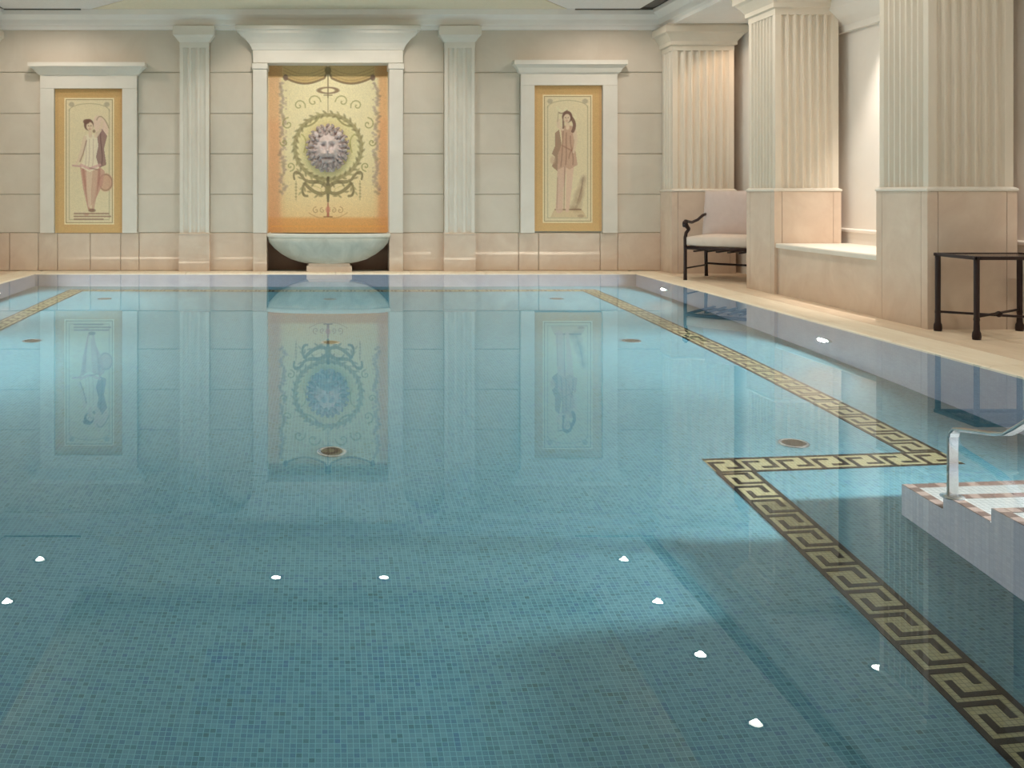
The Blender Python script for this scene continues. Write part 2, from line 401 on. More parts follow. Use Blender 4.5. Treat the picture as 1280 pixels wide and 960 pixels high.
spans = [(bx(-90), bx(52)), (bx(172), bx(226)), (bx(262), bx(317)), (bx(503), bx(555)), (bx(592), bx(650)), (bx(770), XC)]
for x0, x1 in spans:
    for k in range(4): panel(x0, x1, cz[k], cz[k+1])
for x0, x1 in ((bx(-90), bx(226)), (bx(262), bx(317)), (bx(503), bx(555)), (bx(592), XC)): panel(x0, x1, cz[4], ZC0+0.05)
pj = [-90, -38, 12, 48, 72, 113, 151, 174, 226, 262, 317]
for a, b in zip(pj[:-1], pj[1:]): panel(bx(a), bx(b), ZD, ZP, 'plinth_slab', 'plinth', 0.024)
pj = [503, 555, 592, 648, 673, 750, 772, 826, 846]
for a, b in zip(pj[:-1], pj[1:]): panel(bx(a), bx(b), ZD, ZP, 'plinth_slab', 'plinth', 0.024)
# dark recess below the mural
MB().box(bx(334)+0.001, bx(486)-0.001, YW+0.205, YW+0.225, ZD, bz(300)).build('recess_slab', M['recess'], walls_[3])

# cornice along the back wall and the beam on the right
def prof_cornice(o): return [(o, ZC0-0.0), (o-0.05, ZC0+0.0), (o-0.05, ZC0+0.05), (o-0.07, ZC0+0.06), (o-0.07, ZC0+0.12), (o-0.10, ZC0+0.14), (o-0.14, ZC0+0.17), (o-0.14, ZC1), (o+0.2, ZC1), (o+0.2, ZC0)]
struct(MB().prism([(y_, z) for y_, z in prof_cornice(YW)], 'x', XWL-0.2, XC+0.05).build('cornice_back', M['cornice']))
bm_ = MB(); XB = XC
pr = [(4.12, ZC0), (4.08, ZC0), (4.08, ZC0+0.04), (4.04, ZC0+0.06), (4.04, ZC0+0.13), (3.98, ZC0+0.17), (3.95, ZC0+0.19), (3.95, ZC1), (5.3, ZC1), (5.3, ZC0)]
struct(MB().prism(pr, 'y', YB, YW).build('beam_right', M['cornice']))
struct(MB().prism([(-(x+0.0), z) for x, z in pr[:-2]]+[(-5.2, ZC1), (-5.2, ZC0)], 'y', YB, YW).build('beam_left', M['cornice']))

# side and rear walls
wr = MB().box(XWR, XWR+0.2, YB, YW+0.1, -0.1, ZC1+0.5)
wallr = struct(wr.build('wall_right', M['wall_white']))
struct(MB().box(XWR-0.025, XWR, YB, YW+0.05, ZD, bz(290, 0)*0+0.60).rect_loft(XWR-0.025, XWR, YB, YW+0.05, [(0.0, 0.60), (0.012, 0.605), (0.012, 0.625), (0, 0.635)], 1,0,0,0).build('baseboard_right', M['wall_white']))
struct(MB().box(XWL-0.2, XWL, YB, YW+0.1, -0.1, ZC1+0.5).build('wall_left', M['plaster']))
struct(MB().box(XWL-0.2, XWR+0.2, YB-0.2, YB, -0.1, ZC1+0.5).build('wall_front', M['plaster']))
# bulkhead moulding over the right wall
struct(MB().prism([(XWR, 2.50), (XWR-0.05, 2.50), (XWR-0.05, 2.56), (XWR-0.12, 2.62), (XWR-0.20, 2.70), (XWR-0.20, 2.80), (XWR, 2.80)], 'y', YB, 9.4).build('trim_2', M['wall_white']))

# ceiling: mitred border boards, then a stepped coffer
ce = struct(MB().box(XWL-0.2, XWR+0.2, YB-0.2, YW+0.4, 3.85, 3.95).build('ceiling', M['ceil_grey']))
def board(pts, z0, z1, name, mat): return MB().prism(pts, 'z', z0, z1).build(name, M[mat], ce)
YO = 10.2; mL, mR = -3.0, 3.0; sh = YW-YO
inL, inR = -2.6, 2.75
mx_, nx_ = -2.3, 2.48; YM_ = 11.06
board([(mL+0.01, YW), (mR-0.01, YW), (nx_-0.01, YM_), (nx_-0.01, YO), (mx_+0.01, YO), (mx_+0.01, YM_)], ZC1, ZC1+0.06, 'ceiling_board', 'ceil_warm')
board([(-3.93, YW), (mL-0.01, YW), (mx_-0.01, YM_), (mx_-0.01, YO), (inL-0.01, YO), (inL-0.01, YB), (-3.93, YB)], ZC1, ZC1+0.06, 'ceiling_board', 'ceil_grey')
for x0, x1 in ((-3.93, mL), (mR, 3.94)): board([(x0, YW-0.165), (x1, YW-0.165), (x1, YW-0.135), (x0, YW-0.135)], ZC1-0.012, ZC1+0.01, 'gap_shade_strip', 'ceil_gap')  # solid strips coloured dark to stand in for a shaded gap at the cornice
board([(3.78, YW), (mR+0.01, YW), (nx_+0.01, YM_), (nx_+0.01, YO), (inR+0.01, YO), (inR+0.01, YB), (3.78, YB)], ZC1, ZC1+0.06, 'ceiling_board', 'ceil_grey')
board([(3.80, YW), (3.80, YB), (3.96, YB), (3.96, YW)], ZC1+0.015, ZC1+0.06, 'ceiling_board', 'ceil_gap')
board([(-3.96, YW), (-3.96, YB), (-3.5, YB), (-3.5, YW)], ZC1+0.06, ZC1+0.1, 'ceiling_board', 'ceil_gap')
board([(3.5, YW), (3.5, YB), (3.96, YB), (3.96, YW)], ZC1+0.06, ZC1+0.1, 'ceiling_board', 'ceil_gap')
# risers of the coffer
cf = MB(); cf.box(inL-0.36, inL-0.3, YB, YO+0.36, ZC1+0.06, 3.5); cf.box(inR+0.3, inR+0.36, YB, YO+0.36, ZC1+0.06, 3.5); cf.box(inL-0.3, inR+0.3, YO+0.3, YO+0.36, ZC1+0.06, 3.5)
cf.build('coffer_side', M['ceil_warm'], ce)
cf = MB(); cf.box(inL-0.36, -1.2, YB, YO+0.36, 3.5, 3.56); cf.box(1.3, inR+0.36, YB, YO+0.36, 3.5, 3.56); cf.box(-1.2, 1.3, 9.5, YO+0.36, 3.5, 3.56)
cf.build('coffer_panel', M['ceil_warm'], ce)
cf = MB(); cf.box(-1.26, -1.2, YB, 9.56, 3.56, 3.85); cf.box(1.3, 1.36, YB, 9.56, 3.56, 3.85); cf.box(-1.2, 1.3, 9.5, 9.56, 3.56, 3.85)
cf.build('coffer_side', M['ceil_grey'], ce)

# ------------------------------------------------------------------ columns on the right
def fluted_loop(x0, x1, y0, y1, z, nx, ny, dep=0.03, m=0.05, sx=True, sy=True):
    pts = []
    def side(a, b, n, norm):
        a = Vector(a); b = Vector(b); L_ = (b-a).length; d = (b-a)/L_; nrm = Vector(norm)
        pts.append(a)
        if n:
            w_ = (L_-2*m)/n; gap = 0.22*w_
            for k in range(n):
                s0 = m+k*w_+gap/2; ww = w_-gap
                for i in range(7):
                    t = i/6; pts.append(a+d*(s0+ww*t)-nrm*dep*math.sin(PI*t)**0.7)
    side((x0,y0,z), (x1,y0,z), nx, (0,-1,0)); side((x1,y0,z), (x1,y1,z), ny, (1,0,0))
    side((x1,y1,z), (x0,y1,z), nx, (0,1,0)); side((x0,y1,z), (x0,y0,z), ny, (-1,0,0))
    return pts
ZPL = 1.005
def column(x0, y0, wx, wy, label, nx=7, ny=7, ztop=ZC0, grp='fluted columns along the right side'):
    t = thing('fluted_column', label, 'column', (x0+wx/2, y0+wy/2, 0), 0, grp)
    a, b, c_, d = -wx/2, wx/2, -wy/2, wy/2
    p = 0.018
    zb = 2.72
    MB().loft([fluted_loop(a, b, c_, d, ZPL, nx, ny), fluted_loop(a, b, c_, d, zb, nx, ny)]).build('shaft', M['column'], t)
    # plinth: core, slabs on its faces, moulded lip
    MB().box(a, b, c_, d, ZD, ZPL-0.03).build('plinth_core', M['joint'], t)
    g = 0.002; cw = 0.075; th = p+0.012
    def ps(u0, u1, v0, v1): MB().rect_loft(u0+g+0.003, u1-g-0.003, v0+g+0.003, v1-g-0.003, [(0.003, ZD), (0.003, ZPL-0.022), (0, ZPL-0.02)]).build('plinth_slab', M['plinth'], t)
    A, B, Cc, D = a-p, b+p, c_-p, d+p
    ps(A, A+cw, Cc, Cc+cw); ps(B-cw, B, Cc, Cc+cw); ps(A, A+cw, D-cw, D); ps(B-cw, B, D-cw, D)
    ps(A+cw, B-cw, Cc, Cc+th); ps(A+cw, B-cw, D-th, D); ps(A, A+th, Cc+cw, D-cw); ps(B-th, B, Cc+cw, D-cw)
    MB().rect_loft(a, b, c_, d, [(p-0.004, ZPL-0.02), (p+0.006, ZPL-0.016), (p+0.006, ZPL-0.004), (p-0.002, ZPL+0.004), (0.0, ZPL+0.012)]).build('plinth_lip', M['white_stone'], t)
    MB().rect_loft(a, b, c_, d, [(-0.01, zb-0.06), (0.004, zb-0.055), (0.004, zb), (0.03, zb+0.01), (0.03, zb+0.05), (0.05, zb+0.08), (0.09, zb+0.13), (0.12, zb+0.15), (0.12, zb+0.22), (0.10, ztop)]).build('capital', M['column'], t)
    return t
WC = 0.60
column(XC, 9.10, WC, 0.57, 'middle fluted square column, left end of the stone bench')
column(XC, 6.78, WC, 0.60, 'nearest fluted square column, between the stone bench and the iron side table')
column(4.10, 11.42, 0.73, 0.36, 'far fluted pier in the back right corner behind the armchair', 7, 3)
column(-4.83, 11.42, 0.73, 0.36, 'fluted pier in the back left corner at the edge of view', 7, 3, grp='corner pier on the left side')
column(XC, 4.46, WC, 0.60, 'fluted square column closest to the pool stairs, before the nearest bay') if False else None

# stone bench between the columns
t = thing('stone_bench', 'low stone ledge bench built between the two nearer columns', 'bench', (XC, 8.24, 0))
y0, y1 = 7.40-8.24, 9.08-8.24
MB().box(0.035, XWR-XC-0.03, y0, y1, ZD, 0.455).build('core', M['joint'], t)
for a, b in ((y0, y0+0.03), (y0+0.03, y1-0.03), (y1-0.03, y1)):
    MB().rect_loft(0.015, 0.036, a+0.003, b-0.003, [(0.001, ZD), (0.001, 0.452)]).build('front_panel', M['plinth'], t)
MB().rect_loft(0.0, XWR-XC-0.026, y0+0.001, y1-0.001, [(0.0, 0.45), (0.006, 0.455), (0.006, 0.485), (0, 0.495)], 1,0,0,0).build('seat_slab', M['white_stone'], t)

# ------------------------------------------------------------------ pilasters and surrounds on the back wall
def pilaster(px0, px1, label):
    x0, x1 = bx(px0), bx(px1); cx = (x0+x1)/2; hw = (x1-x0)/2
    t = thing('wall_pilaster', label, 'pilaster', (cx, YW, 0), 0, 'pilasters beside the fountain')
    yf, yb = -0.085, 0.012
    MB().rect_loft(-hw-0.01, hw+0.01, yf-0.012, yb, [(0, ZD), (0, ZP-0.02), (0.006, ZP-0.015), (0.006, ZP-0.004), (-0.008, ZP+0.004)], 1,1,1,0).build('plinth', M['plinth'], t)
    zt = bz(54)
    l0 = []; 
    def loop(z):
        pts = [(-hw, yb, z), (-hw, yf, z)]; n = 3; m = 0.025; w_ = (2*hw-2*m)/n; gp = 0.25*w_
        for k in range(n):
            for i in range(7):
                u = i/6; pts.append((-hw+m+k*w_+gp/2+(w_-gp)*u, yf+0.036*math.sin(PI*u)**0.7, z))
        return pts+[(hw, yf, z), (hw, yb, z)]
    MB().loft([loop(ZP), loop(zt-0.05)]).build('shaft', M['white_stone'], t)
    MB().rect_loft(-hw, hw, yf, yb, [(0.002, zt-0.07), (0.002, zt), (0.02, zt+0.015), (0.045, zt+0.05), (0.07, zt+0.075), (0.075, zt+0.08), (0.075, ZC0+0.03), (0.05, ZC0+0.04)], 1,1,1,0).build('capital', M['white_stone'], t)
    return t
pilaster(226, 262, 'fluted pilaster left of the lion fountain')
pilaster(555, 592, 'fluted pilaster right of the lion fountain')

def surround(px0, px1, ix0, ix1, iy0, sy0, sy1, cx0, cx1, label):
    t = thing('picture_surround', label, 'surround', (bx((px0+px1)/2), YW, 0), 0, 'stone surrounds of the two side pictures')
    ox = bx((px0+px1)/2); f = lambda p: bx(p)-ox
    yf = -0.06
    for a, b in ((px0, ix0), (ix1, px1)): MB().rect_loft(f(a)+0.004, f(b)-0.004, yf+0.004, 0.012, [(0.004, ZP), (0.004, bz(iy0)-0.002)], 1,1,1,0).build('jamb', M['white_stone'], t)
    MB().rect_loft(f(px0), f(px1), yf, 0.012, [(0, bz(iy0)), (0, bz(sy1)-0.02)], 1,1,1,0).build('lintel', M['white_stone'], t)
    zt, zb = bz(sy0), bz(sy1)
    ov = f(px0)-f(cx0)
    MB().rect_loft(f(px0), f(px1), yf, 0.012, [(0, zb-0.02), (0.02, zb-0.01), (0.03, zb), (ov*0.55, zb+(zt-zb)*0.35), (ov*0.9, zb+(zt-zb)*0.6), (ov, zb+(zt-zb)*0.62), (ov, zt)], 1,1,1,0).build('crown_shelf', M['white_stone'], t)
    for a in (0.5,): pass
    return t
surround(52, 172, 69, 154, 111, 80, 93, 40, 180, 'white stone surround with crown shelf framing the left picture')
surround(650, 770, 667, 752, 107, 77, 91, 640, 778, 'white stone surround with crown shelf framing the right picture')

# fountain surround
t = thing('fountain_surround', 'tall white stone surround with deep crown framing the lion mural', 'surround', (0, YW, 0))
yf = -0.09
for a, b in ((317, 334), (486, 503)):
    MB().rect_loft(bx(a), bx(b), yf, 0.215, [(0.0, ZP), (0.0, bz(88))], 1,1,1,0).build('jamb', M['white_stone'], t)
    MB().rect_loft(bx(a), bx(b), yf-0.002, 0.215, [(0.0, bz(87.6)), (0.012, bz(87)), (0.012, bz(80.6)), (0.0, bz(80))], 1,1,1,0).build('jamb_cap', M['white_stone'], t)
    MB().rect_loft(bx(a), bx(b), yf-0.012, 0.215, [(0.0, ZD), (0.0, ZP-0.004)], 1,1,1,0).build('jamb_plinth', M['plinth'], t)
MB().rect_loft(bx(317), bx(503), yf, 0.215, [(0, bz(79.6)), (0, bz(64))], 1,1,1,0).build('lintel', M['white_stone'], t)
MB().rect_loft(bx(317), bx(503), yf, 0.012, [(0, bz(64)), (0.012, bz(63.5)), (0.02, bz(61)), (0.045, bz(56)), (0.10, bz(50)), (0.15, bz(46)), (0.16, bz(45.5)), (0.165, bz(42.5)), (0.20, bz(41)), (0.20, bz(37)), (0.19, bz(36))], 1,1,1,0).build('crown', M['white_stone'], t)

# ------------------------------------------------------------------ painted panels (flat paint stored per vertex on a fine grid)
class Canvas:
    def __init__(s, x0, x1, y0, y1, k, base):
        s.box = (x0, x1, y0, y1); s.nx = int((x1-x0)*k)+1; s.ny = int((y1-y0)*k)+1
        s.X, s.Y = np.meshgrid(np.linspace(x0, x1, s.nx), np.linspace(y0, y1, s.ny))
        s.c = np.ones((s.ny, s.nx, 3))*np.array(base, float)
    def mix(s, a, col): a = np.clip(a, 0, 1)[..., None]; s.c = s.c*(1-a)+np.array(col, float)*a
    def rect(s, x0, x1, y0, y1, col, a=1, soft=0.4):
        m = np.minimum(np.minimum(s.X-x0, x1-s.X), np.minimum(s.Y-y0, y1-s.Y)); s.mix(np.clip(m/soft+0.5, 0, 1)*a, col)
    def ell(s, cx, cy, rx, ry, col, a=1, soft=1.0, rot=0):
        dx, dy = s.X-cx, s.Y-cy; ca, sa = math.cos(rot), math.sin(rot); u, v = dx*ca+dy*sa, -dx*sa+dy*ca
        d = np.sqrt((u/rx)**2+(v/ry)**2); s.mix(np.clip((1-d)*min(rx, ry)/soft+0.5, 0, 1)*a, col)
    def ring(s, cx, cy, rx, ry, wd, col, a=1, soft=0.8):
        d = np.sqrt(((s.X-cx)/rx)**2+((s.Y-cy)/ry)**2); s.mix(np.clip((wd/2-np.abs(d-1)*min(rx, ry))/soft+0.5, 0, 1)*a, col)
    def line(s, pts, wd, col, a=1, soft=0.8):
        best = np.full(s.X.shape, -1e9); ws = wd if isinstance(wd, (list, tuple)) else [wd]*len(pts)
        for (p, q, w0, w1) in zip(pts[:-1], pts[1:], ws[:-1], ws[1:]):
            x0, x1 = min(p[0], q[0])-6-max(w0, w1), max(p[0], q[0])+6+max(w0, w1); y0, y1 = min(p[1], q[1])-6-max(w0, w1), max(p[1], q[1])+6+max(w0, w1)
            i0, i1 = np.searchsorted(s.X[0], (x0, x1)); j0, j1 = np.searchsorted(s.Y[:,0], (y0, y1))
            if i1 <= i0 or j1 <= j0: continue
            X, Y = s.X[j0:j1, i0:i1], s.Y[j0:j1, i0:i1]
            dx, dy = q[0]-p[0], q[1]-p[1]; t_ = np.clip(((X-p[0])*dx+(Y-p[1])*dy)/(dx*dx+dy*dy+1e-9), 0, 1)
            d = np.hypot(X-p[0]-t_*dx, Y-p[1]-t_*dy); m = (w0+(w1-w0)*t_)/2-d
            best[j0:j1, i0:i1] = np.maximum(best[j0:j1, i0:i1], m)
        s.mix(np.clip(best/soft+0.5, 0, 1)*a, col)
    def poly(s, pts, col, a=1):
        ins = np.zeros(s.X.shape, bool); n_ = len(pts)
        for i in range(n_):
            (xa, ya), (xb, yb) = pts[i], pts[(i+1) % n_]
            cnd = (ya > s.Y) != (yb > s.Y); xi = (xb-xa)*(s.Y-ya)/((yb-ya) or 1e-9)+xa; ins ^= cnd & (s.X < xi)
        s.mix(ins*a, col)
    def object(s, name, x_of, z_of, yy, parent=None):
        xs = np.array([x_of(v) for v in s.X[0]]); zs = np.array([z_of(v) for v in s.Y[:,0]])
        co = np.zeros((s.ny, s.nx, 3)); co[..., 0] = xs[None, :]; co[..., 1] = yy; co[..., 2] = zs[:, None]
        me = bpy.data.meshes.new(name); idx = np.arange(s.ny*s.nx).reshape(s.ny, s.nx)
        q = np.stack([idx[:-1,:-1], idx[1:,:-1], idx[1:,1:], idx[:-1,1:]], -1).reshape(-1, 4)
        # a rim behind the grid gives the panel thickness
        rim = np.concatenate([idx[0,:], idx[1:,-1], idx[-1,-2::-1], idx[-2:0:-1,0]]); nb = s.ny*s.nx
        back = co.reshape(-1,3)[rim]+np.array([0, 0.012, 0]); m_ = len(rim); r2 = nb+np.arange(m_)
        qs = np.stack([rim, np.roll(rim,-1), np.roll(r2,-1), r2], -1)
        V = np.concatenate([co.reshape(-1,3), back]); F = np.concatenate([q, qs])
        me.from_pydata(V.tolist(), [], F.tolist())
        lin = np.clip(s.c, 0, 255)/255; lin = np.where(lin <= 0.04045, lin/12.92, ((lin+0.055)/1.055)**2.4).reshape(-1, 3)
        lin = np.concatenate([lin, lin[rim]]); rgba = np.concatenate([lin, np.ones((len(lin), 1))], 1).astype(np.float32)
        at = me.color_attributes.new('paint', 'FLOAT_COLOR', 'POINT'); at.data.foreach_set('color', rgba.ravel())
        me.materials.append(M['paint'])
        o = bpy.data.objects.new(name, me); C.objects.link(o)
        if parent is not None: o.parent = parent
        return o
def spiral(cx, cy, r0, a0, turns, k=14, r1=0.5):
    return [(cx+(r0+(r1-r0)*i/k)*math.cos(a0+turns*2*PI*i/k), cy+(r0+(r1-r0)*i/k)*math.sin(a0+turns*2*PI*i/k)) for i in range(k+1)]
def bez(p0, p1, p2, p3, k=12):
    return [tuple((1-t_)**3*np.array(p0)+3*(1-t_)**2*t_*np.array(p1)+3*(1-t_)*t_*t_*np.array(p2)+t_**3*np.array(p3)) for t_ in np.linspace(0, 1, k+1)]

YM = YW+0.19
cv = Canvas(335, 485, 78, 291, 1.7, (236,222,180))
g = np.clip((cv.Y-190)/90, 0, 1); cv.mix(g*0.75, (240,206,150)); cv.mix(np.clip((150-cv.Y)/60, 0, 1)*0.25*np.clip((cv.X-380)/90, 0, 1), (236,230,196))
o1, o2, br = (228,184,140), (226,172,112), (120,98,86)
cv.rect(335, 350, 78, 291, o1, 0.9, 5); cv.rect(473, 485, 78, 291, (228,180,132), 0.9, 5); cv.rect(335, 485, 272, 291, o2, 0.9, 4)
cv.rect(335, 352, 150, 291, (224,164,124), 0.4, 12); cv.rect(472, 485, 150, 291, (220,158,116), 0.4, 12); cv.rect(338, 482, 282, 284, (236,178,104), 0.7, 1)
# valance with two swags
sw = [(354, 97)]+[(354+55*i/14, 97+8*math.sin(PI*i/14)) for i in range(15)]
for x0, x1 in ((354, 409), (411, 468)):
    pts = [(x0+(x1-x0)*i/16, 96+9*math.sin(PI*i/16)*(1-0.1*i/16)-(6 if (i in (16,) and x0 < 400) or (i == 0 and x0 > 400) else 0)) for i in range(17)]
    cv.poly([(x0, 78)]+pts+[(x1, 78)], (190,160,108), 0.85); cv.line(pts, 2.6, (134,112,84), 0.9)
    for q in range(1, 4): cv.line([(a, b-4*q+0) for a, b in pts], 1.0, (150,124,84), 0.45)
cv.rect(335, 354, 78, 97, (190,150,100), 0.85, 2); cv.rect(468, 485, 78, 97, (190,146,96), 0.85, 2)
cv.ell(410, 88, 4, 5, (120,104,72), 0.9)
for x in (357, 466): cv.ell(x, 97, 3, 4, (120,96,86), 0.8)
cv.line([(410, 92), (410, 122)], 1.4, (124,108,80), 0.85); cv.ring(410, 113, 11.5, 3.6, 1.8, (140,118,94), 0.9); cv.line([(405,119),(415,119)], 1.4, (130,112,86), 0.7); cv.line([(410,122),(410,140)], 1, (140,124,90), 0.7)
# hanging garlands at the sides
for x in (353.5, 470.5):
    y_ = 104; 
    while y_ < 244:
        cv.ell(x+1.6*math.sin(y_*0.22)+rng.normal()*1.5, y_, 1.6+1.4*rng.random(), 1.6, (140,116,118) if rng.random() > .35 else (122,104,92), 0.38, 1.4)
        if rng.random() < 0.5: cv.ell(x+rng.choice([-5, 5])*0.8, y_, 1.3, 1.0, (160,132,116), 0.35, 1)
        y_ += 2.3
# wreath
cv.ell(410, 184, 38, 38, (226,216,158), 0.55, 4)
cv.ring(410, 184, 41.5, 40.5, 4.6, (134,122,84), 0.6, 1.6)
for k in range(64):
    a = 2*PI*k/64; r = 41.5+(2.6 if k % 2 else -2.6)
    cv.ell(410+r*math.cos(a), 184+r*math.sin(a), 2.9, 1.3, (118,108,74) if k % 3 else (150,138,92), 0.55, 1.0, a+0.7*(1 if k % 2 else -1)+PI/2)
for sx in (-1, 1):
    for (cx_, cy_, r, a0, tn) in ((36, 132, 8, PI*0.9, 1.2), (18, 127, 9, PI, 1.1), (50, 155, 8, -PI/2, 1.2), (55, 178, 5, 0, 1.2), (47, 208, 6, PI/2, 1.2)):
        cv.line([(410+sx*(x-0), y_) for x, y_ in [(p[0], p[1]) for p in spiral(cx_-0, cy_, r, a0, tn)]], 1.5, (156,148,96), 0.7)
    cv.line([(410+sx*x, y_) for x, y_ in bez((11, 146), (16, 154), (22, 158), (30, 158))], 2.2, (150,142,96), 0.75)
    cv.line([(410+sx*x, y_) for x, y_ in bez((33, 168), (27, 172), (26, 180), (30, 190))], 1.8, (176,168,104), 0.6)
    # acanthus scrolls below the wreath
    ac = (134,120,88)
    cv.line([(410+sx*x, y_) for x, y_ in bez((2, 233), (12, 222), (20, 232), (30, 224))+bez((30, 224), (36, 212), (46, 212), (42, 224), 8)], [4.5]*10+[3.2]*8+[2.4]*4, ac, 0.85)
    cv.line([(410+sx*x, y_) for x, y_ in bez((2, 240), (10, 246), (22, 238), (28, 230))], 4.2, ac, 0.85)
    cv.line([(410+sx*x, y_) for x, y_ in bez((28, 228), (34, 234), (33, 246), (26, 245))], 3.0, ac, 0.85)
    cv.line([(410+sx*x, y_) for x, y_ in bez((8, 237), (16, 230), (22, 234), (27, 229))], 1.2, (206,190,132), 0.7)
    for (x_, y_, an) in ((8,230,.6),(14,226,-.3),(20,229,.5),(27,228,-.8),(33,221,-.9),(38,215,-.3),(8,243,-.5),(15,243,.2),(22,238,-.7),(31,236,1.2),(33,242,1.4)):
        for e_ in (-2.2, 2.2): cv.ell(410+sx*x_-e_*math.sin(an)*sx, y_+e_*math.cos(an), 3.0, 1.2, (124,112,80) if e_ > 0 else (158,146,104), 0.6, 1, sx*(an+0.5*(1 if e_ > 0 else -1)))
    cv.line([(410+sx*40, 226), (410+sx*40, 250)], 1.0, (150,134,96), 0.55)
    for q in range(5): cv.ell(410+sx*40, 230+4*q, 1.6, 1.2, (160,140,100), 0.5)
    for (cx_, r) in ((7, 3.5), (15, 4.5)): cv.line([(410+sx*x, y_) for x, y_ in spiral(cx_, 263, r, -PI/2, 1.1)], 1.0, (170,130,96), 0.65)
    cv.line([(410+sx*x, y_) for x, y_ in bez((3, 272), (10, 274), (18, 270), (24, 266))], 0.9, (176,134,94), 0.55)
cv.line([(410, 222), (410, 234), (410, 252)], [3, 5, 2.4], (112,100,74), 0.9); cv.ell(410, 237, 4, 5, (150,136,96), 0.8)
cv.line([(410, 254), (410, 270)], [1.5, 3.2], (160,96,80), 0.8); cv.ell(410, 262, 3, 4, (206,140,120), 0.7); cv.line([(405,271),(415,271)], 1.6, (130,92,64), 0.7)
cv.c *= (1+0.03*rng.standard_normal((cv.ny, cv.nx, 1)))
mural = cv.object('mural', lambda p: bx(p, YM), lambda p: bz(p, YM), YM)
tag(mural, 'large yellow and orange painted mural with wreath and scrolls behind the lion mask', 'mural')

def frame_canvas(x0, x1, y0, y1):
    cv = Canvas(x0, x1, y0, y1, 2.0, (206,168,116))
    cv.rect(x0, x1, y0, y0+10, (186,150,98), 0.6, 3); cv.rect(x0, x0+4, y0, y1, (188,150,100), 0.5, 3); cv.rect(x1-3, x1, y0, y1, (190,148,100), 0.5, 2)
    cv.rect(x0+11.5, x1-11.5, y0+11.5, y1-10.5, (240,224,184)); cv.rect(x0+13, x1-13, y0+13, y1-12, (160,136,100)); cv.rect(x0+14, x1-14, y0+14, y1-13, (224,208,172))
    # inner hairline frame with corner flowers
    for m_ in (17.5,):
        X0, X1, Y0_, Y1_ = x0+m_, x1-m_, y0+m_, y1-m_+1
        cv.line([(X0,Y0_+8),(X0,Y1_),(X1,Y1_),(X1,Y0_+8)], 1.0, (160,146,118), 0.6)
        cx_ = (X0+X1)/2; rx = (X1-X0)/2
        cv.line([(cx_-rx*math.cos(a), Y0_+10-9*math.sin(a)) for a in np.linspace(0, PI, 16)], 1.0, (166,152,120), 0.6)
        for xx in (X0+3, X1-3): cv.ell(xx, Y0_+2, 3.5, 3, (160,146,124), 0.6, 1.5)
    return cv
skin, hair, rose, mauve, pale = (222,198,170), (112,82,70), (196,148,132), (140,108,104), (232,218,192)
# left picture: standing woman in a pale tunic with a raised mantle
cv = frame_canvas(69, 154, 111, 291)
cv.ell(126, 158, 8, 14, (226,196,180), 0.8, 2, -0.4); cv.line(bez((121,150),(124,140),(132,148),(136,160)), 1.4, (160,136,110), 0.7)
cv.poly([(120,166),(127,160),(134,170),(130,186),(133,206),(124,210),(119,196)], mauve, 0.8)
cv.line(bez((126,164),(124,178),(130,190),(127,206)), 1.6, (112,82,80), 0.6); cv.ell(132, 228, 9, 11, (200,150,128), 0.7, 3); cv.ring(132, 228, 8, 10, 1.4, (150,112,92), 0.6)
cv.poly([(100,208),(112,214),(124,208),(131,214),(128,232),(118,252),(110,262),(104,236)], rose, 0.75)
cv.line(bez((104,212),(106,232),(110,246),(112,262)), 3, (170,110,96), 0.5); cv.line(bez((124,212),(124,232),(118,246),(116,262)), 3, (166,108,96), 0.5)
cv.line([(112, 212), (111, 238), (112, 258)], [8, 6, 3.6], skin, 0.8); cv.line([(119, 212), (118, 240), (116, 262)], [7, 6, 3.4], (206,172,148), 0.7)
cv.ell(115, 263, 4.5, 2.2, (120,84,70), 0.7); cv.ell(108, 268, 3, 1.6, (196,150,128), 0.7)
cv.poly([(106,170),(112,167),(121,169),(123,182),(120,196),(124,210),(112,215),(101,209),(106,194),(104,182)], pale, 0.95)
for x in (108, 112, 117): cv.line(bez((x, 174), (x-1, 186), (x+1, 196), (x-2, 210)), 0.9, (186,160,136), 0.6)
cv.line([(101,206),(112,211),(125,206)], 3.2, (214,168,160), 0.75); cv.line([(112,210),(122,212)], 1.6, (150,110,100), 0.6)
cv.line([(106, 172), (103, 186), (99, 198), (95, 206)], [4.6, 4.2, 3.4, 2.6], skin, 0.95); cv.line([(108,176),(104,192),(100,202)], 1.6, (146,104,92), 0.6)
cv.line([(91,207),(101,208)], 2.2, (200,156,150), 0.8)
cv.line([(120, 170), (125, 163), (128, 152)], [4.6, 4, 3], skin, 0.9)
cv.line([(112.5, 163), (113, 170)], 4.2, skin, 1); cv.ell(111, 156, 6.0, 7.2, hair, 0.95); cv.ell(112.2, 158, 4.2, 5.4, skin, 1); cv.ell(108, 152, 4, 3, hair, 0.9); cv.ell(117.5,164,1.8,2,hair,0.6)
for x in (110.6, 113.8): cv.ell(x, 157.2, 0.7, 0.5, (90,66,58), 0.8, 0.5)
cv.line([(111.2,161.2),(113.4,161.2)], 0.7, (170,100,92), 0.8, 0.5); cv.line([(112.2,157.5),(112.6,159.6)], 0.6, (180,140,120), 0.7, 0.5)
for y_, x1_ in ((267, 132), (270.5, 134), (274, 130)):
    x = 93
    while x < x1_:
        wv = rng.uniform(2, 5); cv.line([(x, y_), (x+wv, y_)], 1.9, (136,100,88), 0.65); x += wv+1.6
cv.c *= (1+0.025*rng.standard_normal((cv.ny, cv.nx, 1)))
YP = YW-0.015
p1 = cv.object('painting', lambda p: bx(p, YP), lambda p: bz(p, YP), YP)
